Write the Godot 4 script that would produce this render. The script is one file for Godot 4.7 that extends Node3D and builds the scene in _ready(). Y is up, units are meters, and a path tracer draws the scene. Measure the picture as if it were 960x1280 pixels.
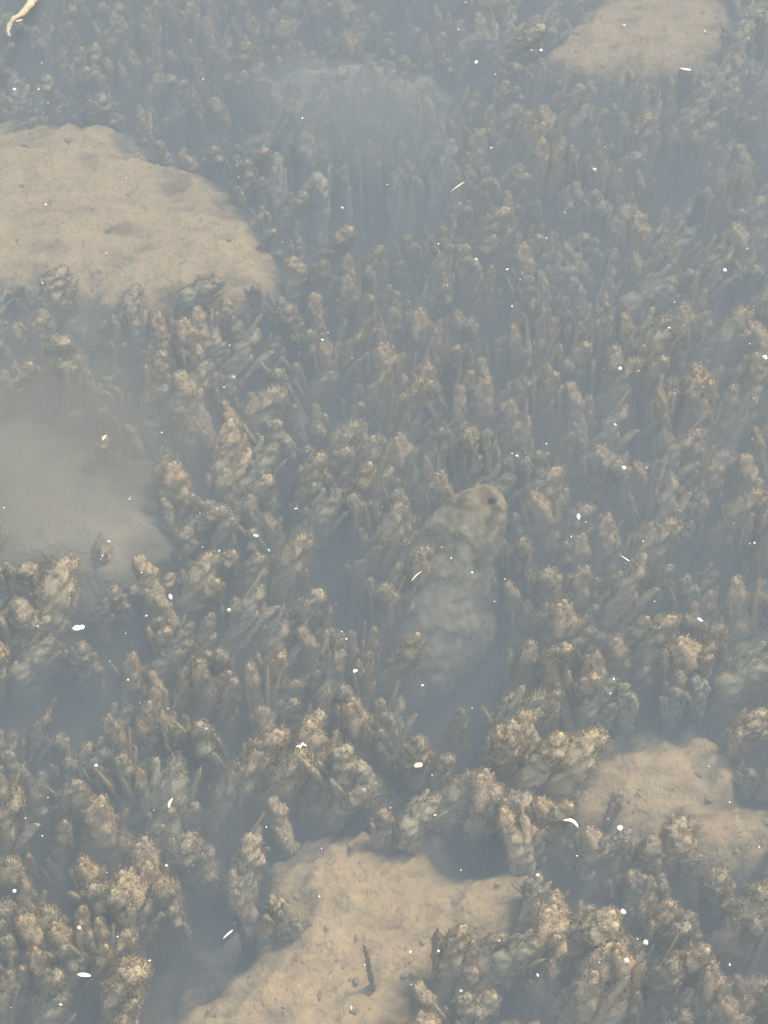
extends Node3D
# A shallow, silty pond seen obliquely from the bank: silt-covered weeds, bare sand mounds, a hidden animal, flecks floating on the water.
# The water surface is y = 0; the mud bed lies about 0.4 m under it.

const PITCH := 50.0
const FOV := 32.0
const EYE := Vector3(0.0, 2.95, 2.47)
const BED := -0.46
const HEADS := -0.105

var used_names := {}
var rng := RandomNumberGenerator.new()
var n_low := FastNoiseLite.new()
var n_mid := FastNoiseLite.new()
var n_fine := FastNoiseLite.new()
var view := Basis()
var patches := []          # sand mounds: outline in metres, height, softness
var pits := []             # bare gaps between the weeds
var clearing := []         # where the animal lies
var label_count := {}

# ------------------------------------------------------------------ helpers
func numbered(called: String) -> String:
	if not used_names.has(called):
		used_names[called] = 0
		return called
	used_names[called] += 1
	return "%s_%03d" % [called, used_names[called]]

func tag(o: Node, label := "", category := "", group := "", kind := "") -> void:
	if label: o.set_meta("label", label)
	if category: o.set_meta("category", category)
	if group: o.set_meta("group", group)
	if kind: o.set_meta("kind", kind)

func thing(called: String, at := Vector3.ZERO) -> Node3D:
	var o := Node3D.new()
	o.name = numbered(called)
	add_child(o, true)
	o.position = at
	return o

func obj(called: String, mesh: Mesh, material: Material, parent: Node = null, at := Vector3.ZERO) -> MeshInstance3D:
	var o := MeshInstance3D.new()
	o.mesh = mesh
	o.material_override = material
	o.cast_shadow = GeometryInstance3D.SHADOW_CASTING_SETTING_ON
	if parent == null:
		o.name = numbered(called)
		add_child(o, true)
	else:
		o.name = called
		parent.add_child(o, true)
	o.position = at
	return o

# the point of the level y = height seen at (u, v) of the 960 x 1280 photograph
func at(u: float, v: float, height: float) -> Vector3:
	var k := tan(deg_to_rad(FOV * 0.5)) / 640.0
	var d := view * Vector3((u - 480.0) * k, (640.0 - v) * k, -1.0)
	return EYE + d * ((height - EYE.y) / d.y)

func seen(p: Vector3) -> Vector2:
	var q := view.inverse() * (p - EYE)
	var k := tan(deg_to_rad(FOV * 0.5)) / 640.0
	return Vector2(480.0 + q.x / -q.z / k, 640.0 - q.y / -q.z / k)

func noise(s: int, f: float, oct := 3) -> FastNoiseLite:
	var n := FastNoiseLite.new()
	n.seed = s
	n.noise_type = FastNoiseLite.TYPE_SIMPLEX_SMOOTH
	n.frequency = f
	n.fractal_octaves = oct
	return n

func mesh_from(v: PackedVector3Array, n: PackedVector3Array, c: PackedColorArray, i: PackedInt32Array) -> ArrayMesh:
	var a := []
	a.resize(Mesh.ARRAY_MAX)
	a[Mesh.ARRAY_VERTEX] = v
	a[Mesh.ARRAY_NORMAL] = n
	if c.size(): a[Mesh.ARRAY_COLOR] = c
	a[Mesh.ARRAY_INDEX] = i
	var m := ArrayMesh.new()
	m.add_surface_from_arrays(Mesh.PRIMITIVE_TRIANGLES, a)
	return m

# smooth normals for an indexed mesh (front faces run clockwise)
func normals_of(v: PackedVector3Array, idx: PackedInt32Array) -> PackedVector3Array:
	var n := PackedVector3Array()
	n.resize(v.size())
	for k in range(0, idx.size(), 3):
		var f := (v[idx[k + 2]] - v[idx[k]]).cross(v[idx[k + 1]] - v[idx[k]])
		n[idx[k]] += f; n[idx[k + 1]] += f; n[idx[k + 2]] += f
	for k in n.size(): n[k] = n[k].normalized()
	return n

func matte(c: Color, rough := 0.95) -> StandardMaterial3D:
	var m := StandardMaterial3D.new()
	m.albedo_color = c.linear_to_srgb()
	m.roughness = rough
	m.metallic_specular = 0.2
	return m

func tinted(rough := 0.95) -> StandardMaterial3D:      # base colour comes from the mesh's own (linear) colours
	var m := matte(Color(1, 1, 1), rough)
	m.vertex_color_use_as_albedo = true
	return m

func grain(m: StandardMaterial3D, s: int, freq: float, strength: float, size: float) -> void:
	var t := NoiseTexture2D.new()
	t.width = 512; t.height = 512; t.seamless = true; t.as_normal_map = true
	t.bump_strength = strength
	t.noise = noise(s, freq, 4)
	m.normal_enabled = true
	m.normal_texture = t
	m.uv1_triplanar = true
	m.uv1_world_triplanar = true
	m.uv1_scale = Vector3.ONE / size

# ------------------------------------------------------------------ ground
func add_patch(points: Array, top: float, soft: float, called: String, slope := 0.0, pale := 0.0) -> void:
	var o := PackedVector2Array()
	var mid := Vector2.ZERO
	for p in points:
		var g := at(p[0], p[1], top)
		o.append(Vector2(g.x, g.z))
		mid += Vector2(g.x, g.z)
	var front := -9.0
	for p in o: front = maxf(front, p.y)
	patches.append({"slope": slope, "front": front, "pale": pale, "outline": o, "top": top, "soft": soft, "called": called, "mid": mid / points.size()})

# how far inside (positive) the outline q lies, in metres
func inside(o: PackedVector2Array, q: Vector2) -> float:
	var best := 1e9
	var odd := false
	var j := o.size() - 1
	for i in o.size():
		var a := o[i]
		var b := o[j]
		var ab := b - a
		var t := clampf((q - a).dot(ab) / ab.length_squared(), 0.0, 1.0)
		best = minf(best, (q - a - ab * t).length_squared())
		if (a.y > q.y) != (b.y > q.y) and q.x < (b.x - a.x) * (q.y - a.y) / (b.y - a.y) + a.x: odd = not odd
		j = i
	best = sqrt(best)
	return best if odd else -best

# (height of the bed, share of sand) at x, z
func bed_at(x: float, z: float) -> Vector3:
	var h := BED + 0.035 * n_low.get_noise_2d(x * 1.3, z * 1.3) + 0.02 * n_mid.get_noise_2d(x, z)
	var sand := 0.0
	var pale := 0.0
	if absf(x) < 2.2 and z > -2.6 and z < 2.0:
		var q := Vector2(x, z)
		for p in patches:
			var d: float = inside(p.outline, q) + 0.085 * n_mid.get_noise_2d(x * 0.8 + 7.0, z * 0.8) + 0.05 * n_mid.get_noise_2d(x * 3.0 + 7.0, z * 3.0) + 0.02 * n_fine.get_noise_2d(x * 0.7, z * 0.7)
			var s := smoothstep(-p.soft, p.soft * 0.3, d)
			if s > 0.0:
				h = lerpf(h, p.top - p.slope * (p.front - z) + 0.012 * n_low.get_noise_2d(x * 3.0, z * 3.0), s)
				pale = maxf(pale, p.pale * s)
				sand = maxf(sand, smoothstep(-0.05, 0.07, d + 0.05 * n_fine.get_noise_2d(x * 1.6, z * 1.6)) if p.pale == 0.0 else smoothstep(-0.16, 0.22, d))
	return Vector3(h, sand, pale)

func build_bed() -> void:
	var xs := PackedFloat32Array()
	var zs := PackedFloat32Array()
	var far := [1.2, 2.5, 5.0, 10.0, 20.0, 38.0]
	for i in range(5, -1, -1): xs.append(-1.65 - far[i])
	var n := 236
	for i in n + 1: xs.append(-1.65 + 3.3 * i / n)
	for i in 6: xs.append(1.65 + far[i])
	for i in range(5, -1, -1): zs.append(-2.3 - far[i])
	n = 290
	for i in n + 1: zs.append(-2.3 + 4.0 * i / n)
	for i in 6: zs.append(1.7 + far[i])
	var v := PackedVector3Array()
	var c := PackedColorArray()
	var idx := PackedInt32Array()
	var mud := Color(0.115, 0.105, 0.085)
	var sandy := Color(0.56, 0.41, 0.235)
	for z in zs:
		for x in xs:
			var b := bed_at(x, z)
			var rough := 0.010 * n_mid.get_noise_2d(x * 4.0, z * 4.0) + 0.006 * n_fine.get_noise_2d(x, z)
			if b.y > 0.0 and b.z < 0.5:   # crumbly relief of the sand, rougher on the near mound
				var crumb := n_fine.get_noise_2d(x * 1.6 + 3.0, z * 2.4)
				rough += b.y * (0.028 if z > 0.6 else 0.015) * (minf(crumb, 0.15) + 0.6 * n_fine.get_noise_2d(x * 3.4, z * 3.9))
			v.append(Vector3(x, b.x + rough, z))
			var tone := 1.0 + 0.16 * n_mid.get_noise_2d(x * 2.0 - 5.0, z * 2.0) + 0.14 * n_fine.get_noise_2d(x * 2.2, z * 2.2 + 9.0)
			var streaks := clampf(n_mid.get_noise_2d(x * 1.5 + 11.0, z * 5.0) * 1.8 - 0.25, 0.0, 1.0) * 0.45 + clampf(n_fine.get_noise_2d(x * 0.8, z * 1.5) * 1.6 - 0.3, 0.0, 1.0) * 0.35
			tone *= 1.0 - streaks * (1.0 - b.z)
			c.append(mud.lerp(sandy.lerp(Color(0.54, 0.475, 0.35), b.z), b.y) * lerpf(tone, 1.0, b.z))
	var w := xs.size()
	for j in zs.size() - 1:
		for i in w - 1:
			var a := j * w + i
			idx.append_array([a, a + 1, a + w, a + 1, a + w + 1, a + w])
	var m := tinted()
	grain(m, 31, 0.035, 9.0, 0.35)
	var o := obj("pond_bed", mesh_from(v, normals_of(v, idx), c, idx), m)
	tag(o, "silty pond bed of dark mud rising into bare tan sand mounds", "", "", "structure")

# ------------------------------------------------------------------ weeds
# One plume: a lumpy, feathery column of silt-coated weed with a rounded head and side lobes. Its foot is at the origin.
func make_plume(s: int, h: float, r: float, lean: Vector2, hue: Color, fuzz: int, slim := 0.0, lobes := 0) -> ArrayMesh:
	var g := RandomNumberGenerator.new()
	g.seed = s
	var bump := noise(s, 1.0, 3)
	var v := PackedVector3Array()
	var c := PackedColorArray()
	var idx := PackedInt32Array()
	var nu := 24
	var nv := 34
	for k in lobes + 1:
		var first := v.size()
		var ph := g.randf() * TAU
		var hh := h if k == 0 else h * g.randf_range(0.62, 0.92)
		var rr := r if k == 0 else r * g.randf_range(0.45, 0.8)
		if k > 1:      # a thin arm reaching out of the plume
			rr = r * g.randf_range(0.22, 0.36)
			hh = h * g.randf_range(0.85, 1.06)
		var off := Vector3.ZERO
		var ln := lean
		if k > 0:
			var a := g.randf() * TAU
			off = Vector3(cos(a), 0, sin(a)) * r * g.randf_range(0.3, 0.6)
			ln = lean + Vector2(cos(a), sin(a)) * g.randf_range(0.04, 0.12)
		for j in nv + 1:
			var t := 1.0 - pow(1.0 - float(j) / nv, 1.8)
			for i in nu:
				var q := plume_point(t, TAU * i / nu, hh, rr, ln, bump, ph, slim) + off
				v.append(q)
				c.append(hue * (1.0 + 0.32 * bump.get_noise_3d(q.x * 45.0, q.y * 20.0 + 40.0, q.z * 45.0)))
		for j in nv:
			for i in nu:
				var a := first + j * nu + i
				var b := first + j * nu + (i + 1) % nu
				idx.append_array([a, a + nu, b, b, a + nu, b + nu])
	var n := normals_of(v, idx)
	# feathery filaments all over it
	var rows := (nv + 1) * (lobes + 1)
	for k in fuzz:
		var lobe := 0 if g.randf() < 0.6 else g.randi() % (lobes + 1)
		var tt := g.randf_range(0.22, 0.9) if g.randf() < 0.45 else g.randf_range(0.7, 0.995)
		var j := int((1.0 - pow(1.0 - tt, 1.0 / 1.8)) * nv) + (nv + 1) * lobe
		var e := mini(j, rows - 1) * nu + g.randi() % nu
		var p := v[e] + Vector3(g.randf_range(-1, 1), g.randf_range(-1, 1), g.randf_range(-1, 1)) * r * 0.2
		filament(v, n, c, idx, g, p, n[e], g.randf_range(0.09, 0.30) * r * (1.0 if lobe < 2 else 0.6), lerpf(-1.2, 0.0, smoothstep(0.6, 1.0, tt)), hue)
	return mesh_from(v, n, c, idx)

# one tapering filament that starts at p on a surface with normal nn, rises or droops and hangs over at its tip
func filament(v: PackedVector3Array, n: PackedVector3Array, c: PackedColorArray, idx: PackedInt32Array, g: RandomNumberGenerator, p: Vector3, nn: Vector3, l: float, rise: float, hue: Color) -> void:
	var d := (nn * g.randf_range(0.3, 1.0) + Vector3(g.randf_range(-0.6, 0.6), rise + g.randf_range(-0.4, 0.4), g.randf_range(-0.6, 0.6))).normalized()
	var side := d.cross(nn).normalized() * g.randf_range(0.0004, 0.0008)
	var col := hue * g.randf_range(0.85, 1.18)
	var m := v.size()
	v.append_array([p - side - d * l * 0.1, p + side - d * l * 0.1, p + d * l - Vector3(0, l * 0.35, 0)])
	var soft := (nn + Vector3(g.randf_range(-0.25, 0.25), g.randf_range(-0.1, 0.3), g.randf_range(-0.25, 0.25))).normalized()
	n.append_array([soft, soft, soft])
	c.append_array([col, col, col])
	if (v[m + 2] - v[m]).cross(v[m + 1] - v[m]).dot(nn) > 0.0: idx.append_array([m, m + 1, m + 2])
	else: idx.append_array([m, m + 2, m + 1])

func plume_point(t: float, a: float, h: float, r: float, lean: Vector2, bump: FastNoiseLite, ph: float, slim: float) -> Vector3:
	var body := lerpf(0.85, 1.08, smoothstep(0.05, 0.6, t)) * (1.0 - slim * t)
	var head := sqrt(maxf(0.0, 1.0 - pow(maxf(0.0, (t - 0.62) / 0.38), 2.4)))
	var rr := 0.88 * r * body * head
	var dir := Vector3(cos(a), 0, sin(a))
	var y := h * t
	var mid := Vector3(lean.x * h * t * t + 0.30 * r * t * sin(ph + t * 6.0), y, lean.y * h * t * t + 0.30 * r * t * cos(ph * 1.7 + t * 7.0))
	var p := mid + dir * rr
	var q := p / r
	var lumps := absf(bump.get_noise_3d(q.x * 0.55, q.y * 0.40, q.z * 0.55))          # rounded lobes
	var ribs := bump.get_noise_3d(q.x * 1.5 + 9.0, q.y * 0.22, q.z * 1.5)               # streaks down the column
	var fine := bump.get_noise_3d(q.x * 2.2, q.y * 1.6 + 5.0, q.z * 2.2)
	var out := r * (0.80 * lumps - 0.34 + 0.36 * ribs * (1.25 - t) * (1.0 - t * t * t) + 0.30 * fine)
	var spread := dir * head + Vector3(0, 1.0 - head, 0)
	return p + spread * out * minf(1.0, t * 6.0)

func in_pit(x: float, z: float) -> float:       # under 1 inside a bare gap
	var best := 9.0
	for p in pits:
		var dx: float = (x - p.x) / p.z
		var dz: float = (z - p.y) / p.w
		best = minf(best, dx * dx + dz * dz)
	return best

func weeds_grow(x: float, z: float) -> bool:
	var b := bed_at(x, z).y
	var pale := bed_at(x, z).z
	if pale > 0.1:
		if b > 0.6 or b > 0.2 and n_mid.get_noise_2d(x * 2.4, z * 2.4 + 50.0) < -0.2 + b * 0.6: return false
	elif b > 0.45 or b > 0.05 and n_mid.get_noise_2d(x * 2.4, z * 2.4 + 50.0) < -0.25 + b * 0.9: return false
	if in_pit(x, z) < 0.85 + 0.5 * n_mid.get_noise_2d(x * 3.0, z * 3.0): return false
	for q in clearing:
		if Vector2(x - q.x, z - q.y).length_squared() < q.z * q.z: return false
	return true

func build_weeds() -> void:
	var hues := [Color(0.56, 0.45, 0.30), Color(0.48, 0.395, 0.28), Color(0.60, 0.465, 0.305), Color(0.46, 0.40, 0.285)]
	var tones := ["tan", "brown", "sandy", "olive"]
	var variants := []
	var mat := tinted()
	hues.append(Color(0.58, 0.53, 0.42))
	tones.append("pale")
	var streak := at(440, 140, HEADS)
	for k in 19:
		var w := k % 4 if k < 16 else 4
		var hh: float = [0.32, 0.28, 0.36, 0.25][k / 4 % 4]
		var rr: float = [0.028, 0.033, 0.024, 0.036][k / 4 % 4] * rng.randf_range(0.9, 1.1)
		var ln := Vector2(rng.randf_range(-0.16, 0.3), rng.randf_range(-0.28, 0.12))
		variants.append({"mesh": make_plume(100 + k, hh, rr, ln, hues[w], 15000, 0.0, 1 + k % 4), "tone": w, "h": hh, "lean": ln.x})
	# plume heads that the photograph shows clearly: place and size
	var heads := [
		[340, 808, 1.0], [350, 522, 1.2], [402, 543, 1.1], [268, 572, 1.4], [296, 570, 1.2], [210, 582, 1.1], [360, 738, 1.3], [255, 680, 0.9], [588, 535, 1.1], [618, 538, 1.0], [560, 452, 1.3], [590, 460, 1.1],
		[790, 424, 1.4], [815, 430, 1.2], [745, 482, 1.2], [930, 474, 1.3], [880, 452, 1.1], [795, 540, 1.2], [855, 545, 1.3], [890, 552, 1.1], [780, 556, 1.1], [662, 590, 1.3], [682, 604, 1.2], [750, 632, 1.1], [795, 648, 1.1],
		[690, 702, 1.2], [715, 698, 1.1], [822, 690, 0.8], [948, 705, 1.2], [600, 975, 1.3], [655, 962, 1.2], [690, 952, 1.2], [650, 872, 1.2], [622, 908, 1.2], [240, 1016, 1.3], [100, 1012, 1.2], [190, 1000, 1.2],
		[132, 1092, 1.1], [165, 1112, 1.4], [150, 1120, 1.2], [375, 872, 1.2], [400, 835, 1.0], [130, 1218, 1.3], [40, 1150, 1.2], [300, 935, 1.3], [325, 950, 1.2], [270, 895, 1.2], [440, 888, 1.1], [820, 1137, 1.2], [832, 1168, 1.1],
		[912, 1072, 1.1], [915, 1135, 1.2], [592, 1252, 1.1], [718, 1255, 1.4], [705, 1130, 1.3], [680, 1150, 1.2], [600, 600, 1.1], [585, 585, 1.0], [655, 672, 0.8], [505, 668, 1.0], [520, 690, 0.9], [545, 580, 1.0], [485, 720, 1.1], [470, 805, 1.0],
		 [860, 480, 1.1], [905, 610, 1.1], [770, 800, 1.1], [800, 780, 1.2], [860, 810, 1.2], [910, 820, 1.1], [680, 800, 1.1], [700, 760, 1.2], [740, 740, 1.1], [730, 830, 1.1], [875, 700, 1.0], [450, 560, 1.1], [470, 640, 1.0],
		[200, 770, 0.9], [150, 820, 0.9], [165, 950, 1.0], [60, 960, 1.1], [60, 1200, 1.1], [20, 1180, 1.1], [520, 370, 1.1], [480, 420, 1.1], [680, 360, 1.1], [720, 400, 1.1], [860, 360, 1.1], [900, 390, 1.1],
	]
	var roots := []      # x, z, scale
	for q in heads:
		var g := at(q[0], q[1] + 6.0, HEADS)
		roots.append(Vector3(g.x, g.z, q[2] * 1.02))
	# then the rest of the bed, never closer together than a plant is wide
	var cell := 0.14
	var taken := {}
	for p: Vector3 in roots:
		var key := Vector2i(floori(p.x / cell), floori(p.y / cell))
		if not taken.has(key): taken[key] = []
		taken[key].append(p)
	for k in 16000:
		var x := rng.randf_range(-1.8, 1.8)
		var z := rng.randf_range(-2.4, 1.6)
		var sc := clampf(rng.randfn(1.06, 0.18), 0.65, 1.45)
		if not weeds_grow(x, z): continue
		var dense := 0.087 + 0.030 * (n_mid.get_noise_2d(x * 0.9 + 20.0, z * 0.9) + 0.2)
		var key := Vector2i(floori(x / cell), floori(z / cell))
		var ok := true
		for dj in range(-1, 2):
			for di in range(-1, 2):
				for o in taken.get(key + Vector2i(di, dj), []):
					var far: float = dense * (o.z + sc) * 0.5
					if Vector2(o.x - x, o.y - z).length_squared() < far * far: ok = false
		if not ok: continue
		if not taken.has(key): taken[key] = []
		taken[key].append(Vector3(x, z, sc))
		roots.append(Vector3(x, z, sc))
	# each plant: a tallest plume and a few lower ones crowded against it, each rising to its own level
	var plants := []
	var outside := []
	var count := 0
	for p: Vector3 in roots:
		var mine := []
		var level: float = HEADS + 0.045 * n_low.get_noise_2d(p.x * 2.2, p.y * 2.2) + rng.randf_range(-0.05, 0.03) + 0.03 * (p.z - 1.0) - 0.045 * clampf(-p.y, -0.6, 1.6)
		var spread := rng.randf() * TAU
		for i in rng.randi_range(4, 7):
			var x: float = p.x
			var z: float = p.y
			var sc: float = p.z
			var top := level
			if i > 0:
				var a := spread + rng.randf_range(-0.7, 0.7) + (PI if i % 2 == 0 else 0.0)
				var d: float = rng.randf_range(0.032, 0.056) * p.z * (1.0 if i < 3 else 1.55)
				x += cos(a) * d
				z += sin(a) * d * 0.9
				sc *= rng.randf_range(0.55, 1.0)
				top -= rng.randf_range(0.0, 0.10)
				if not weeds_grow(x, z): continue
			var foot := bed_at(x, z).x - 0.02
			var k := rng.randi() % 16
			if pow((x - streak.x) / 0.28, 2.0) + pow((z - streak.z) / 0.34, 2.0) < 1.0: k = 16 + k % 3
			var tall := maxf(0.06, top - foot)
			if i > 0 and tall < 0.05: continue
			sc *= clampf(tall / 0.2, 0.55, 1.0)
			var w = variants[k]
			var basis := Basis(Vector3.UP, rng.randf_range(-0.7, 0.7)) * Basis.from_scale(Vector3(sc * rng.randf_range(0.85, 1.15), tall / w.h, sc * rng.randf_range(0.85, 1.1)))
			mine.append({"t": Transform3D(basis, Vector3(x, foot, z)), "k": k, "tall": tall, "at": Vector2(x, z)})
		var s := seen(Vector3(p.x, level, p.y))
		if s.x > -25 and s.x < 985 and s.y > -15 and s.y < 1335:
			plants.append(mine)
			count += mine.size()
		else: outside.append_array(mine)
	# the 300 plants that show largest stand on their own, the farthest ones belong to the bed behind
	plants.sort_custom(func(a, b): return a[0].at.y > b[0].at.y)
	for mine in plants.slice(300): outside.append_array(mine)
	plants = plants.slice(0, 300)
	print("plumes in view ", count, " plants ", plants.size(), " outside ", outside.size())
	for mine in plants:
		var where := Vector3(mine[0].t.origin.x, mine[0].t.origin.y, mine[0].t.origin.z)
		var o := thing("weed_clump", where)
		var tall := 0.0
		var lean := 0.0
		for q in mine:
			var w = variants[q.k]
			var b := obj("plume", w.mesh, mat, o)
			b.transform = Transform3D(q.t.basis, q.t.origin - where)
			tall = maxf(tall, q.tall)
			lean += w.lean / mine.size()
		label_clump(o, mine, tall, lean, tones[variants[mine[0].k].tone])
	# the same weeds go on beyond the frame
	for k in 19:
		var mine := outside.filter(func(q): return q.k == k)
		if mine.is_empty(): continue
		var mm := MultiMesh.new()
		mm.transform_format = MultiMesh.TRANSFORM_3D
		mm.mesh = variants[k].mesh
		mm.instance_count = mine.size()
		for i in mine.size(): mm.set_instance_transform(i, mine[i].t)
		var o := MultiMeshInstance3D.new()
		o.multimesh = mm
		o.material_override = mat
		o.name = numbered("weed_bed")
		add_child(o, true)
		tag(o, "weeds of the same bed going on behind the far ones and past the edges", "weeds", "weed bed around the view", "stuff")

func where_is(p: Vector2, level: float) -> Array:
	var marks := []
	for q in patches: marks.append([q.called, q.mid, q.outline])
	for q in [[560, 750, "hidden animal"], [440, 90, "algae mat"], [781, 698, "long needle"], [212, 1004, "upright flake"], [715, 1026, "curved flake"], [571, 233, "floating seed"], [98, 785, "bright petal"], [105, 1219, "oval flake"], [377, 932, "forked scrap"], [857, 87, "pinkish leaf"], [28, 15, "drifting twig"]]:
		var a := at(q[0], q[1], level)
		marks.append([q[2], Vector2(a.x, a.z), null])
	var best := 1e9
	var who: Array = marks[0]
	var next := 1e9
	var other := ""
	for m in marks:
		var d: float = p.distance_to(m[1])
		if m[2] != null: d = maxf(0.0, -inside(m[2], p)) * 1.3
		else: d = maxf(0.0, d - 0.10)
		if d < best:
			next = best
			other = who[0]
			best = d
			who = m
		elif d < next:
			next = d
			other = m[0]
	var dv: Vector2 = p - who[1]
	var side := "beyond"
	if absf(dv.x) > absf(dv.y) * 0.8: side = "right of" if dv.x > 0 else "left of"
	elif dv.y > 0: side = "in front of"
	return [best, side, who[0], other]

# words added to a label that is taken already
func single(text: String, other: String) -> String:
	for more in ["", " toward the " + other]:
		var t: String = text + more
		if t.split(" ").size() > 16: continue
		if not label_count.has(t):
			label_count[t] = 1
			return t
	return text

func label_clump(o: Node3D, mine: Array, tall: float, lean: float, tone: String) -> void:
	var p: Vector2 = mine[0].at
	var w := where_is(p, HEADS)
	var height := "tall" if tall > 0.37 else "low" if tall < 0.28 else "middling"
	var tilt := " tilted left" if lean < -0.05 else " tilted right" if lean > 0.05 else ""
	var number: String = ["single", "twin", "three-headed", "four-headed", "five-headed", "six-headed", "seven-headed"][mine.size() - 1]
	var bare := in_pit(p.x, p.y) < 1.9
	var text := "%s %s %s weed%s%s %s the %s" % [height, tone, number, tilt, " by a gap" if bare and tilt == "" else "", w[1] if bare or w[0] > 0.1 or w[1].length() > 8 else "close " + w[1], w[2]]
	if label_count.has(text):
		var s: float = mine[0].t.basis.x.length()
		text = ("slender " if s < 0.95 else "stout " if s > 1.1 else "bushy ") + text
	text = single(text, w[3])
	tag(o, text, "water weed", "silt-covered weeds growing on the pond bed")

# ------------------------------------------------------------------ the hidden animal: one continuous surface over a field of joined capsules
func smin(a: float, b: float, k: float) -> float:
	var h := maxf(k - absf(a - b), 0.0) / k
	return minf(a, b) - h * h * k * 0.25

func capsule(p: Vector3, a: Vector3, b: Vector3, ra: float, rb: float) -> float:
	var ab := b - a
	var t := clampf((p - a).dot(ab) / ab.length_squared(), 0.0, 1.0)
	return p.distance_to(a + ab * t) - lerpf(ra, rb, t)

func surface_nets(lo: Vector3, hi: Vector3, cell: float, field: Callable, hue: Callable) -> ArrayMesh:
	var nx := int((hi.x - lo.x) / cell) + 2
	var ny := int((hi.y - lo.y) / cell) + 2
	var nz := int((hi.z - lo.z) / cell) + 2
	var f := PackedFloat32Array()
	f.resize(nx * ny * nz)
	for z in nz:
		for y in ny:
			for x in nx:
				f[(z * ny + y) * nx + x] = field.call(lo + Vector3(x, y, z) * cell)
	var v := PackedVector3Array()
	var idx := PackedInt32Array()
	var at_cell := {}
	var corners := [Vector3i(0, 0, 0), Vector3i(1, 0, 0), Vector3i(0, 1, 0), Vector3i(1, 1, 0), Vector3i(0, 0, 1), Vector3i(1, 0, 1), Vector3i(0, 1, 1), Vector3i(1, 1, 1)]
	var edges := [[0, 1], [2, 3], [4, 5], [6, 7], [0, 2], [1, 3], [4, 6], [5, 7], [0, 4], [1, 5], [2, 6], [3, 7]]
	for z in nz - 1:
		for y in ny - 1:
			for x in nx - 1:
				var val := PackedFloat32Array()
				var under := 0
				for q in corners:
					var d := f[((z + q.z) * ny + y + q.y) * nx + x + q.x]
					val.append(d)
					if d < 0.0: under += 1
				if under == 0 or under == 8: continue
				var sum := Vector3.ZERO
				var n := 0
				for e in edges:
					var a := val[e[0]]
					var b := val[e[1]]
					if (a < 0.0) != (b < 0.0):
						sum += Vector3(corners[e[0]]).lerp(Vector3(corners[e[1]]), a / (a - b))
						n += 1
				at_cell[(z * ny + y) * nx + x] = v.size()
				v.append(lo + (Vector3(x, y, z) + sum / n) * cell)
	var step := [1, nx, nx * ny]
	for z in range(1, nz - 1):
		for y in range(1, ny - 1):
			for x in range(1, nx - 1):
				var k := (z * ny + y) * nx + x
				for ax in 3:
					var s0 := f[k] < 0.0
					if s0 == (f[k + step[ax]] < 0.0): continue
					var u: int = step[(ax + 1) % 3]
					var w: int = step[(ax + 2) % 3]
					if not (at_cell.has(k) and at_cell.has(k - u) and at_cell.has(k - w) and at_cell.has(k - u - w)): continue
					var a: int = at_cell[k]
					var b: int = at_cell[k - u]
					var c: int = at_cell[k - u - w]
					var d: int = at_cell[k - w]
					if s0: idx.append_array([a, c, b, a, d, c])
					else: idx.append_array([a, b, c, a, c, d])
	var col := PackedColorArray()
	for p in v: col.append(hue.call(p))
	return mesh_from(v, normals_of(v, idx), col, idx)

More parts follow.
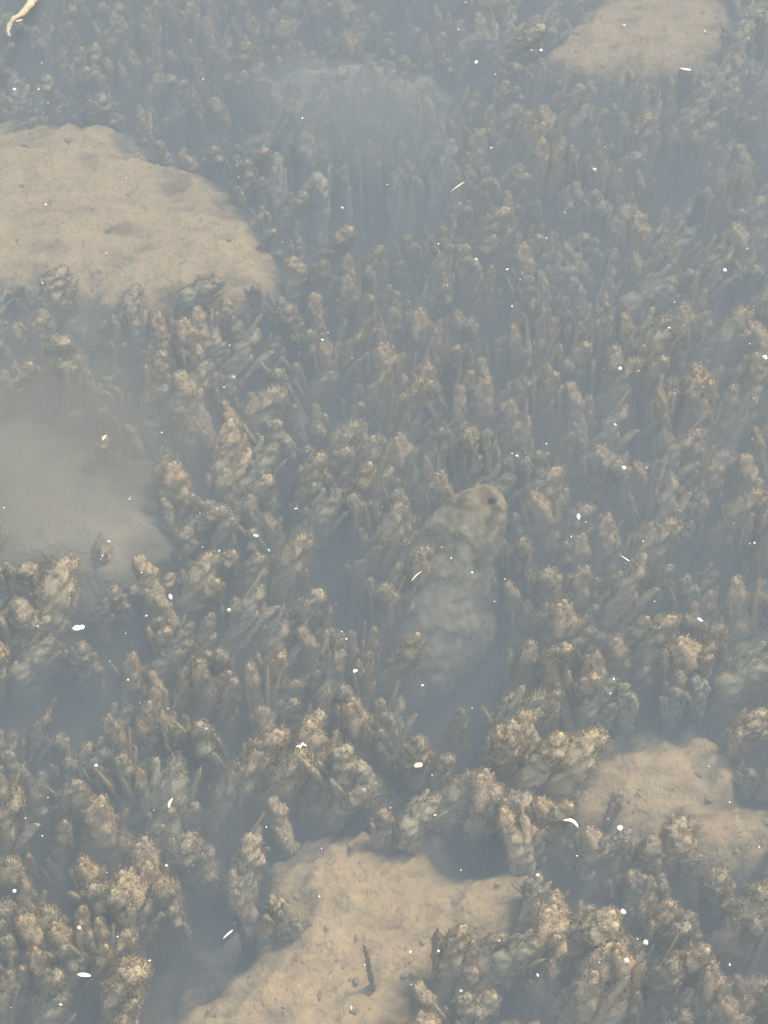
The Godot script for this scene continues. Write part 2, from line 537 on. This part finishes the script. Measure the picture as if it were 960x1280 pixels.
func build_animal() -> void:
	var foot := at(560, 740, -0.30)
	var o := thing("animal", foot)
	tag(o, "mud-coloured animal hidden among the weeds, blunt pale head with one dark eye", "animal")
	var snout := at(608, 630, -0.150) - foot
	var brow := at(594, 650, -0.165) - foot
	var nape := at(575, 682, -0.20) - foot
	var neck := at(563, 712, -0.235) - foot
	var chest := at(558, 742, -0.265) - foot
	var back := at(549, 790, -0.272) - foot
	var rump := at(530, 845, -0.295) - foot
	var tail := at(505, 895, -0.32) - foot
	var r_sh := at(610, 735, -0.27) - foot
	var r_el := at(640, 712, -0.29) - foot
	var r_hand := at(634, 688, -0.29) - foot
	var l_sh := at(510, 735, -0.27) - foot
	var l_el := at(486, 712, -0.30) - foot
	var l_hand := at(494, 690, -0.30) - foot
	var eye_at := at(613, 629, -0.118) - foot
	var skin := noise(77, 18.0, 3)
	var rough := noise(78, 60.0, 2)
	var field := func(p: Vector3) -> float:
		var d := capsule(p, snout, brow, 0.040, 0.060)
		d = smin(d, capsule(p, brow, nape, 0.060, 0.080), 0.05)
		d = smin(d, capsule(p, nape, neck, 0.080, 0.100), 0.06)
		var q := p
		q.y = chest.y + (p.y - chest.y) * 1.35     # the body is flattened
		d = smin(d, capsule(q, chest, back, 0.120, 0.104), 0.08)
		q.y = back.y + (p.y - back.y) * 1.3
		d = smin(d, capsule(q, back, rump, 0.104, 0.060), 0.07)
		d = smin(d, capsule(p, rump, tail, 0.054, 0.014), 0.06)
		d = smin(d, capsule(p, r_sh, r_el, 0.038, 0.028), 0.03)
		d = smin(d, capsule(p, r_el, r_hand, 0.028, 0.020), 0.02)
		d = smin(d, capsule(p, l_sh, l_el, 0.038, 0.028), 0.03)
		d = smin(d, capsule(p, l_el, l_hand, 0.028, 0.020), 0.02)
		d = smin(d, p.distance_to(eye_at + Vector3(-0.006, -0.016, 0.003)) - 0.024, 0.018)   # brow swelling round the eye
		d = maxf(d, -(p.distance_to(eye_at + Vector3(0, 0.002, 0.002)) - 0.011))
		return d + 0.006 * skin.get_noise_3dv(p) + 0.0035 * rough.get_noise_3dv(p)
	var hue := func(p: Vector3) -> Color:
		var k := clampf((p.z - snout.z) / (chest.z - snout.z), 0.0, 1.0)
		var along := (p - snout).dot((rump - snout).normalized())
		var band := 1.06 - 0.55 * smoothstep(0.1, 0.8, sin(along * 62.0 + 5.0 * skin.get_noise_3dv(p * 0.7)) + 0.8 * skin.get_noise_3dv(p))
		return Color(0.33, 0.275, 0.19).lerp(Color(0.25, 0.225, 0.175), k) * 0.76 * band * (1.0 + 0.6 * rough.get_noise_3dv(p * 0.6)) * (1.0 + 0.5 * skin.get_noise_3dv(p * 1.3))
	var m := tinted(0.85)
	grain(m, 33, 0.03, 4.0, 0.12)
	var hide := surface_nets(Vector3(-0.24, -0.20, -0.34), Vector3(0.24, 0.21, 0.48), 0.0085, field, hue)
	obj("body", hide, m, o)
	var parts := hide.surface_get_arrays(0)
	var pv: PackedVector3Array = parts[Mesh.ARRAY_VERTEX]
	var pn: PackedVector3Array = parts[Mesh.ARRAY_NORMAL]
	var fv := PackedVector3Array()
	var fn := PackedVector3Array()
	var fc := PackedColorArray()
	var fi := PackedInt32Array()
	var g := RandomNumberGenerator.new()
	g.seed = 21
	for k in 16000:
		var e := g.randi() % pv.size()
		if pv[e].z < brow.z + 0.03 and g.randf() < 0.8 or pn[e].y < 0.1: continue
		if skin.get_noise_3dv(pv[e] * 0.7) < -0.12: continue
		filament(fv, fn, fc, fi, g, pv[e], pn[e], g.randf_range(0.007, 0.018), -0.2, Color(0.27, 0.24, 0.175))
	obj("algae_growth", mesh_from(fv, fn, fc, fi), tinted(), o)
	var ball := SphereMesh.new()
	ball.radius = 0.011; ball.height = 0.022; ball.radial_segments = 20; ball.rings = 12
	var eye := obj("eye", ball, matte(Color(0.012, 0.012, 0.012), 0.25), o, eye_at + Vector3(0, -0.004, 0))
	eye.set_meta("label", "small dark eye")

# ------------------------------------------------------------------ pale mat, bare stems, floating bits
func build_mat() -> void:
	var v := PackedVector3Array()
	var c := PackedColorArray()
	var idx := PackedInt32Array()
	var mid := at(445, 100, -0.255)
	var nu := 120
	var nv := 36
	var n := noise(55, 3.0, 4)
	var hue := Color(0.45, 0.43, 0.35)
	for side in 2:
		var first := v.size()
		for j in nv + 1:
			for i in nu:
				var a := TAU * i / nu
				var f := float(j) / nv
				var edge := 1.0 + 0.5 * n.get_noise_2d(cos(a) * 0.4, sin(a) * 0.4) + 0.16 * n.get_noise_2d(cos(a) * 1.6 + 9.0, sin(a) * 1.6)
				var x := cos(a) * f * edge * 0.30
				var z := sin(a) * f * edge * 0.17 - 0.10 * x
				var y := -0.09 * minf(1.6, x * x / 0.09 + z * z / 0.035) + 0.04 * n.get_noise_2d(x * 1.3, z * 2.2) + 0.022 * n.get_noise_2d(x * 4.0 + 3.0, z * 5.0) + 0.006 * n.get_noise_2d(x * 12.0, z * 14.0) - 0.02 * side * (1.0 - f)
				v.append(Vector3(x, y, z))
				c.append(hue * (1.0 + 0.55 * n.get_noise_2d(x * 2.0 + z * 2.0 + 9.0, z * 14.0)))
		for j in nv:
			for i in nu:
				var p := first + j * nu + i
				var q := first + j * nu + (i + 1) % nu
				if side == 0: idx.append_array([p, q, p + nu, q, q + nu, p + nu])
				else: idx.append_array([p, p + nu, q, q, p + nu, q + nu])
	var nn := normals_of(v, idx)
	var g := RandomNumberGenerator.new()
	g.seed = 12
	for k in 5000:
		var e := int(sqrt(g.randf()) * nv) * nu + g.randi() % nu
		filament(v, nn, c, idx, g, v[e], Vector3.UP, g.randf_range(0.008, 0.022), -0.2, hue)
	var o := obj("algae_mat", mesh_from(v, nn, c, idx), tinted(), null, mid)
	tag(o, "pale grey-green mat of algae draped over the weeds beyond the animal", "algae")

func build_stems() -> void:
	var dark := Color(0.30, 0.25, 0.18)
	var mat := tinted()
	var rows := [
		[466, 1258, 0.24, 0.009, -0.10, "thin dark bare stem leaning over the rough near sand mound"],
		[309, 1196, 0.17, 0.013, -0.05, "blunt grey bare stem at the ragged edge of the near sand mound"],
		[543, 1240, 0.22, 0.016, 0.02, "thick dark bare stem standing beside the rough near sand mound"],
		[862, 1150, 0.20, 0.020, 0.02, "stout dark stem in the weeds in front of the pinkish sand mound"],
		[775, 1110, 0.15, 0.015, 0.0, "short dark stem in front of the pinkish sand mound"],
	]
	for k in rows.size():
		var q = rows[k]
		var g := at(q[0], q[1], -0.27)
		g.y = bed_at(g.x, g.z).x - 0.02
		var hgt: float = q[2] + 0.02
		if g.y + hgt > -0.03: hgt = -0.03 - g.y
		var o := obj("bare_stem", make_plume(400 + k, hgt, q[3], Vector2(q[4], -0.05), dark if k != 1 else Color(0.13, 0.125, 0.11), 260, 0.45), mat, null, g)
		tag(o, q[5], "plant stem", "bare dark stems")

# a small lumpy flake: half-axes s, bent along its length
func flake(s: int, half: Vector3, bend := 0.0, taper := 0.0) -> ArrayMesh:
	var n := noise(s, 1.0, 2)
	var v := PackedVector3Array()
	var idx := PackedInt32Array()
	var nu := 10
	var nv := 10
	for j in nv + 1:
		var th := PI * j / nv
		for i in nu:
			var a := TAU * i / nu
			var d := Vector3(cos(th), sin(th) * sin(a), sin(th) * cos(a))
			var k := 1.0 + (0.55 if half.x < half.z * 2.0 else 0.25) * n.get_noise_3d(d.x * 1.6, d.y * 1.6, d.z * 1.6)
			var thin := 1.0 - taper * sqrt(0.5 - 0.5 * d.x)
			var p := Vector3(d.x * half.x, d.y * half.y * thin, d.z * half.z * thin) * k
			p.z += bend * (p.x * p.x) / maxf(half.x, 0.0001)
			v.append(p)
	for j in nv:
		for i in nu:
			var a := j * nu + i
			var b := j * nu + (i + 1) % nu
			idx.append_array([a, b, a + nu, b, b + nu, a + nu])
	return mesh_from(v, normals_of(v, idx), PackedColorArray(), idx)

func build_floating() -> void:
	var white := matte(Color(0.85, 0.85, 0.82), 0.6)
	var cream := matte(Color(0.80, 0.70, 0.55), 0.6)
	var pink := matte(Color(0.78, 0.62, 0.52), 0.6)
	var straw := matte(Color(0.50, 0.44, 0.34), 0.8)
	# [u, v, half-length px, half-width px, turn deg, bend, taper, material, name, category, label]
	var rows := [
		[571, 234, 15.0, 3.0, 40, 0.05, 0.92, cream, "floating_seed", "seed", "club-shaped pale seed with a thin tail floating on the water"],
		[857, 87, 9.0, 4.5, -14, 0.0, 0.3, pink, "floating_leaf", "leaf", "pale pinkish leaf floating off the far sand mound"],
		[98, 785, 7.0, 5.0, 8, 0.0, 0.0, white, "floating_petal", "petal", "brightest white petal floating over a dark gap"],
		[715, 1026, 8.5, 3.0, -22, 0.5, 0.2, white, "floating_flake", "flake", "curved white flake floating before the pinkish sand mound"],
		[781, 698, 7.0, 1.4, -35, 0.0, 0.6, white, "floating_needle", "needle", "long thin white needle floating above pale weeds"],
		[105, 1219, 7.0, 3.0, -5, 0.0, 0.1, white, "floating_flake", "flake", "flat oval white flake floating over dark weeds"],
		[212, 1004, 6.0, 2.4, 70, 0.2, 0.2, cream, "floating_flake", "flake", "pale upright flake floating beside the tallest plume"],
		[285, 1168, 6.5, 1.8, 38, 0.0, 0.4, white, "floating_needle", "needle", "short white needle floating at the edge of the rough near sand mound"],
		[520, 720, 9.0, 1.2, 42, 0.1, 0.3, cream, "floating_straw", "straw", "faint straw floating above the hidden animal's back"],
		[24, 26, 6.0, 2.2, 18, 0.0, 0.2, cream, "floating_chip", "chip", "small pale chip floating at the tip of the drifting twig"],
		[523, 957, 5.0, 4.0, 10, 0.0, 0.0, pink, "floating_petal", "petal", "dull pink petal floating below the hidden animal"],
		[130, 547, 4.5, 2.5, 60, 0.2, 0.0, pink, "floating_petal", "petal", "small dull pink petal floating over the pale silt bank"],
	]
	var px := 0.0015
	for k in rows.size():
		var q = rows[k]
		var g := at(q[0], q[1], 0.0)
		var o := obj(q[8], flake(500 + k, Vector3(q[2] * px * 1.15, q[3] * px * 0.35, q[3] * px * 0.9), q[5], q[6]), q[7], null, g + Vector3(0, 0.001, 0))
		# turn measured on the water, which the eye sees foreshortened
		o.rotation.y = atan2(sin(deg_to_rad(q[4])) * 1.3, cos(deg_to_rad(q[4])))
		tag(o, q[10], q[9], "bits floating on the water")
	# forked scrap: two thin arms from one foot
	var g2 := at(377, 932, 0.0)
	var o2 := thing("floating_scrap", g2)
	tag(o2, "tiny forked white scrap floating over weeds left of the animal's tail", "scrap", "bits floating on the water")
	for q in [[0.0, 0.0, 60, 5.5], [3.0, -1.0, -30, 4.5], [-4.0, 1.0, 20, 3.5]]:
		var b := obj("strand", flake(540 + int(q[3] * 2), Vector3(q[3] * px, 0.0012, 0.0017)), white, o2, Vector3(q[0] * px, 0.001, q[1] * px))
		b.rotation.y = deg_to_rad(q[2])
	# drifting twig at the corner, partly out of the frame
	var v0 := at(14, 34, 0.0)
	var tw := thing("floating_twig", v0)
	tag(tw, "pale straw-coloured twig drifting at the corner beyond the large sand mound", "twig")
	var curve := [at(12, 34, -0.01), at(16, 25, 0.0), at(27, 18, 0.0), at(38, 5, 0.0), at(50, -14, 0.0), at(64, -44, 0.0)]
	obj("stem", tube(curve, [0.005, 0.007, 0.009, 0.012, 0.013, 0.011], v0), straw, tw)
	obj("side_shoot", tube([at(16, 25, 0.0), at(10, 36, -0.012), at(12, 46, -0.02)], [0.006, 0.007, 0.003], v0), straw, tw)
	# white specks, one by one
	var spots := [
		52, 25, 52, 79, 18, 112, 48, 112, 60, 129, 273, 45, 248, 20, 254, 99, 255, 138, 378, 148, 302, 162, 296, 207, 298, 222, 303, 241, 123, 210, 157, 223, 57, 256, 117, 311, 133, 317, 196, 333, 160, 355, 53, 354, 428, 260,
		353, 303, 415, 315, 422, 376, 383, 390, 410, 416, 403, 425, 256, 413, 30, 427, 582, 3, 573, 37, 652, 46, 664, 63, 676, 63, 655, 75, 727, 62, 780, 32, 881, 39, 936, 48, 619, 93, 595, 78, 550, 118, 670, 152, 743, 212,
		756, 184, 806, 200, 614, 185, 588, 200, 484, 231, 795, 165, 706, 266, 683, 298, 595, 325, 634, 337, 559, 357, 640, 383, 574, 398, 834, 306, 906, 338, 934, 311, 843, 378, 942, 383, 836, 410, 548, 305, 650, 350, 693, 341,
		707, 335, 202, 541, 287, 432, 292, 471, 280, 484, 440, 448, 381, 541, 384, 564, 163, 621, 162, 624, 250, 642, 370, 636, 320, 670, 336, 688, 253, 684, 274, 689, 136, 677, 126, 699, 128, 695, 177, 716, 87, 748, 213, 746,
		286, 763, 420, 755, 427, 790, 433, 799, 444, 839, 20, 828, 183, 770, 157, 792, 137, 827, 478, 634, 47, 783, 5, 635, 14, 585, 160, 850, 775, 461, 798, 464, 755, 461, 956, 447, 937, 430, 835, 476, 843, 492, 879, 484,
		942, 498, 940, 549, 769, 531, 683, 555, 780, 585, 808, 585, 723, 646, 732, 653, 714, 671, 804, 677, 937, 680, 943, 679, 875, 775, 818, 752, 824, 785, 753, 848, 767, 849, 848, 852, 175, 879, 210, 886, 258, 911, 110, 931,
		120, 957, 106, 954, 60, 997, 32, 1023, 53, 1045, 18, 1114, 134, 1091, 192, 1013, 208, 1082, 99, 1160, 147, 1171, 187, 1201, 14, 1260, 76, 1256, 356, 1005, 374, 1232, 439, 1260, 333, 1034, 399, 1121, 402, 1061, 456, 1206,
		544, 1019, 488, 1010, 684, 1034, 721, 1070, 760, 1024, 775, 1035, 886, 958, 912, 1003, 949, 1059, 779, 1140, 807, 1178, 783, 1201, 675, 1114, 672, 1094, 710, 1154, 624, 1176, 672, 1219, 576, 1239, 548, 1189, 513, 1190,
		514, 1231, 912, 1206, 763, 867, 540, 969, 590, 885, 576, 1088, 797, 1174, 749, 1203, 631, 724, 618, 752, 552, 684, 564, 698, 646, 570, 640, 567, 528, 857, 522, 836, 590, 716,
	]
	var big := {595: 1.6, 723: 1.7, 906: 1.7, 775: 1.5, 956: 1.7, 444: 1.3, 780: 1.3, 779: 1.6, 783: 1.5, 213: 1.5, 286: 1.6, 743: 1.5, 18: 1.3, 320: 1.3, 875: 1.4, 807: 1.3, 676: 1.3}
	var kinds := []
	for k in 6:
		kinds.append(flake(600 + k, Vector3([0.0036, 0.0030, 0.0042, 0.0026, 0.0034, 0.0048][k], 0.0022, [0.0030, 0.0030, 0.0026, 0.0026, 0.0038, 0.0022][k])))
	var grey := matte(Color(0.52, 0.52, 0.50), 0.6)
	var offwhite := matte(Color(0.74, 0.73, 0.69), 0.6)
	for k in range(0, spots.size(), 2):
		var g := at(spots[k], spots[k + 1], 0.0)
		var kind := rng.randi() % 6
		var o := obj("white_speck", kinds[kind], [white, white, offwhite, grey][rng.randi() % 4], null, g + Vector3(0, 0.0006, 0))
		o.rotation.y = rng.randf() * TAU
		var s: float = big.get(spots[k], clampf(rng.randfn(0.52, 0.18), 0.32, 0.9))
		o.scale = Vector3.ONE * s
		var w := where_is(Vector2(g.x, g.z), 0.0)
		var text := "%s %s floating %s the %s" % ["tiny" if s < 0.7 else "small" if s < 1.0 else "bright", ["white speck", "rounded white speck", "oblong white speck", "dot-like white speck", "wide white speck", "narrow white speck"][kind], w[1] if w[0] > 0.12 else "close " + w[1] if w[0] > 0.0 else "over", w[2]]
		text = single(text, w[3])
		tag(o, text, "speck", "white specks floating on the water")

func tube(path: Array, radii: Array, origin: Vector3) -> ArrayMesh:
	var cv := Curve3D.new()
	for i in path.size():
		var a: Vector3 = path[maxi(i - 1, 0)]
		var b: Vector3 = path[mini(i + 1, path.size() - 1)]
		cv.add_point(path[i] - origin, (a - b) / 6.0, (b - a) / 6.0)
	var v := PackedVector3Array()
	var idx := PackedInt32Array()
	var steps := path.size() * 5
	var nu := 9
	var n := noise(91, 60.0, 2)
	for j in steps + 1:
		var f := float(j) / steps
		var s := f * (path.size() - 1)
		var i := mini(int(s), path.size() - 2)
		var c := cv.sample(i, s - i)
		var d := (cv.sample(mini(i, path.size() - 2), minf(s - i + 0.05, 1.0)) - cv.sample(i, maxf(s - i - 0.05, 0.0))).normalized()
		var r := lerpf(radii[i], radii[i + 1], s - i)
		if j == 0 or j == steps: r *= 0.25
		var x := d.cross(Vector3.UP).normalized()
		var y := x.cross(d).normalized()
		for k in nu:
			var a := TAU * k / nu
			var p := c + (x * cos(a) + y * sin(a)) * r
			v.append(p + (p - c) * 0.5 * n.get_noise_3dv(p))
	for j in steps:
		for k in nu:
			var a := j * nu + k
			var b := j * nu + (k + 1) % nu
			idx.append_array([a, a + nu, b, b, a + nu, b + nu])
	return mesh_from(v, normals_of(v, idx), PackedColorArray(), idx)

func wisp(parent: Node3D, where: Vector3, size: Vector3, turn: float, material: FogMaterial) -> void:
	var w := FogVolume.new()
	w.name = "wisp"
	w.shape = RenderingServer.FOG_VOLUME_SHAPE_ELLIPSOID
	w.size = size
	w.material = material
	parent.add_child(w, true)
	w.position = where
	w.rotation_degrees.y = turn

func build_crumbs() -> void:
	# loose crumbs of silt lying on the bare sand
	for kind in 2:
		var places := []
		for k in 9000:
			var x := rng.randf_range(-1.3, 1.3)
			var z := rng.randf_range(-2.2, 1.5)
			var b := bed_at(x, z)
			if b.y < 0.55 or b.z > 0.1: continue
			if n_mid.get_noise_2d(x * 3.0 + 30.0, z * 5.0) < (0.05 if z > 0.5 else 0.22): continue
			var s := pow(rng.randf(), 2.2) * (1.0 if z > 0.5 else 0.75) + 0.35
			places.append(Transform3D(Basis(Vector3.UP, rng.randf() * TAU).scaled(Vector3(s, s * 0.7, s)), Vector3(x, b.x - 0.002, z)))
		var mm := MultiMesh.new()
		mm.transform_format = MultiMesh.TRANSFORM_3D
		mm.mesh = flake(700 + kind, Vector3(0.0075, 0.0035, 0.0055))
		mm.instance_count = places.size()
		for i in places.size(): mm.set_instance_transform(i, places[i])
		var o := MultiMeshInstance3D.new()
		o.multimesh = mm
		o.material_override = matte([Color(0.46, 0.35, 0.22), Color(0.32, 0.255, 0.175)][kind])
		o.name = numbered("silt_crumbs")
		add_child(o, true)
		tag(o, ["loose tan crumbs of silt strewn over the bare sand", "darker brown crumbs of silt strewn over the bare sand"][kind], "crumbs", "", "stuff")

# ------------------------------------------------------------------ scene
func _ready() -> void:
	rng.seed = 20240
	n_low = noise(3, 0.9, 2)
	n_mid = noise(5, 3.2, 3)
	n_fine = noise(8, 22.0, 3)

	# camera
	var cam := Camera3D.new()
	cam.name = "camera"
	cam.position = EYE
	cam.rotation_degrees = Vector3(-PITCH, 0, 0)
	cam.fov = FOV
	cam.near = 0.05
	cam.far = 200.0
	add_child(cam)
	view = Basis.from_euler(Vector3(deg_to_rad(-PITCH), 0, 0))

	# sky, exposure
	var sky_m := ProceduralSkyMaterial.new()
	sky_m.sky_top_color = Color(0.74, 0.79, 0.83)
	sky_m.sky_horizon_color = Color(0.86, 0.88, 0.89)
	sky_m.sky_energy_multiplier = 1.0
	sky_m.sky_curve = 0.18
	sky_m.ground_bottom_color = Color(0.35, 0.36, 0.34)
	sky_m.ground_horizon_color = Color(0.62, 0.66, 0.68)
	var sky := Sky.new()
	sky.sky_material = sky_m
	var env := Environment.new()
	env.background_mode = Environment.BG_SKY
	env.sky = sky
	env.tonemap_mode = Environment.TONE_MAPPER_LINEAR
	env.tonemap_exposure = 1.66
	env.sdfgi_enabled = true
	env.ssao_enabled = true
	env.ssil_enabled = true
	env.volumetric_fog_enabled = true
	env.volumetric_fog_density = 0.0
	var we := WorldEnvironment.new()
	we.name = "surroundings"
	we.environment = env
	add_child(we)

	# sun: high, veiled by thin cloud, from beyond and to the right
	var sun := DirectionalLight3D.new()
	sun.name = "sun"
	sun.light_energy = 0.85
	sun.light_color = Color(1.0, 0.93, 0.82)
	sun.light_angular_distance = 12.0
	sun.shadow_enabled = true
	add_child(sun)
	sun.look_at_from_position(Vector3.ZERO, -Vector3(0.60, 1.15, -0.42), Vector3.UP)

	# sand mounds and gaps
	add_patch([[-60, 140], [30, 142], [110, 152], [200, 188], [262, 232], [300, 270], [335, 325], [325, 365], [250, 385], [120, 375], [40, 350], [-60, 340]], -0.20, 0.36, "large smooth sand mound")
	add_patch([[660, 75], [700, 35], [760, -20], [880, -20], [945, 30], [920, 62], [850, 82], [770, 92], [700, 88]], -0.22, 0.34, "far sand mound")
	add_patch([[728, 985], [745, 945], [800, 918], [870, 915], [915, 945], [930, 985], [1000, 1000], [1000, 1050], [900, 1075], [800, 1060], [740, 1020]], -0.20, 0.30, "pinkish sand mound")
	add_patch([[190, 1290], [270, 1195], [335, 1145], [355, 1095], [430, 1050], [520, 1045], [570, 1088], [640, 1098], [660, 1140], [580, 1175], [505, 1215], [490, 1300], [460, 1345], [190, 1345]], -0.185, 0.30, "rough near sand mound")
	add_patch([[-80, 718], [70, 712], [160, 700], [195, 660], [165, 590], [110, 530], [40, 490], [-80, 480]], -0.155, 0.50, "pale silt bank", 0.13, 1.0)
	for q in [
		[225, 125, 45, 26], [300, 75, 50, 28], [465, 238, 62, 66], [840, 172, 48, 34], [565, 55, 40, 36], [890, 255, 26, 40], [620, 275, 25, 25], [320, 432, 55, 18], 
		[235, 540, 48, 24], [395, 655, 50, 34], [692, 655, 32, 46], [765, 612, 26, 26], [870, 655, 50, 42], [912, 668, 40, 40], [818, 742, 30, 46], [330, 780, 55, 45], [300, 720, 40, 30], [95, 835, 85, 50], [20, 860, 40, 30],
		[606, 850, 30, 48], [570, 900, 34, 26], [700, 905, 55, 36], [850, 885, 62, 38], [760, 900, 50, 36], [570, 1050, 52, 50], [600, 1020, 50, 40], [325, 990, 48, 50], [702, 1085, 30, 42], [895, 1085, 26, 40],
		[215, 1180, 52, 56], [60, 1085, 48, 46], [520, 1225, 46, 60], [770, 1165, 40, 30], [15, 1000, 30, 40], [740, 560, 22, 22], [120, 760, 60, 25], [510, 980, 30, 22], 
		[960, 870, 40, 50], [650, 1230, 28, 40], [940, 1180, 20, 30],
	]:
		var g := at(q[0], q[1], HEADS)
		var kx := at(q[0] + q[2], q[1], HEADS).x - g.x
		var kz := at(q[0], q[1] + q[3], HEADS).z - g.z
		pits.append(Vector4(g.x, g.z, kx, kz))

	for q in [[607, 640, 0.085], [580, 690, 0.10], [560, 740, 0.115], [552, 785, 0.13], [538, 835, 0.11], [518, 880, 0.07]]:
		var g := at(q[0], q[1], -0.2)
		clearing.append(Vector3(g.x, g.z + 0.02, q[2]))

	var bare := at(285, 1190, -0.2)
	clearing.append(Vector3(bare.x, bare.z, 0.10))
	build_bed()

	# water: a thin clear sheet over silty, light-scattering water
	var sheet := PlaneMesh.new()
	sheet.size = Vector2(70, 70)
	var wm := StandardMaterial3D.new()
	wm.transparency = BaseMaterial3D.TRANSPARENCY_ALPHA
	wm.albedo_color = Color(0.75, 0.82, 0.86, 0.02)
	wm.roughness = 0.0
	wm.metallic_specular = 0.42
	var water := obj("water_surface", sheet, wm)
	tag(water, "calm clear surface of the pond reflecting a pale sky", "", "", "structure")
	var silt := FogMaterial.new()
	silt.density = 2.2
	silt.albedo = Color(0.64, 0.755, 0.87).linear_to_srgb()
	var murk := FogVolume.new()
	murk.name = "water_murk"
	murk.shape = RenderingServer.FOG_VOLUME_SHAPE_BOX
	murk.size = Vector3(68, 0.60, 68)
	murk.position = Vector3(0, -0.305, 0)
	murk.material = silt
	add_child(murk)
	tag(murk, "silty blue-grey water of the pond", "", "", "stuff")
	var cloudy := FogMaterial.new()
	cloudy.density = 1.0
	cloudy.albedo = Color(1.0, 0.965, 0.90)
	var puff := thing("silt_cloud", at(30, 640, -0.2))
	tag(puff, "pale yellowish cloud of silt hanging in the water over the weeds", "silt", "", "stuff")
	for q in [[0.0, 0.02, -0.02, 0.50, 0.16, 0.34], [-0.02, 0.01, -0.08, 0.68, 0.20, 0.56], [-0.02, 0.0, -0.18, 0.84, 0.22, 0.84], [0.03, 0.0, -0.10, 0.96, 0.18, 0.70]]:
		wisp(puff, Vector3(q[0], q[1] + 0.06, q[2]), Vector3(q[3], q[4], q[5]), 0.0, cloudy)
	var milky := FogMaterial.new()
	milky.density = 1.4
	milky.albedo = Color(0.96, 0.985, 0.98)
	var smear := thing("silt_streak", at(445, 120, -0.14))
	tag(smear, "faint milky streak of silt drifting over the weeds beside the far sand mound", "silt", "", "stuff")
	for q in [[0.0, 0.0, 0.0, 0.62, 0.14, 0.26, -12.0], [0.06, 0.0, 0.14, 0.50, 0.14, 0.44, 20.0], [-0.05, 0.0, 0.06, 0.66, 0.12, 0.40, -30.0]]:
		wisp(smear, Vector3(q[0], q[1], q[2]), Vector3(q[3], q[4], q[5]), q[6], milky)

	build_weeds()
	build_animal()
	build_mat()
	build_stems()
	build_crumbs()
	build_floating()
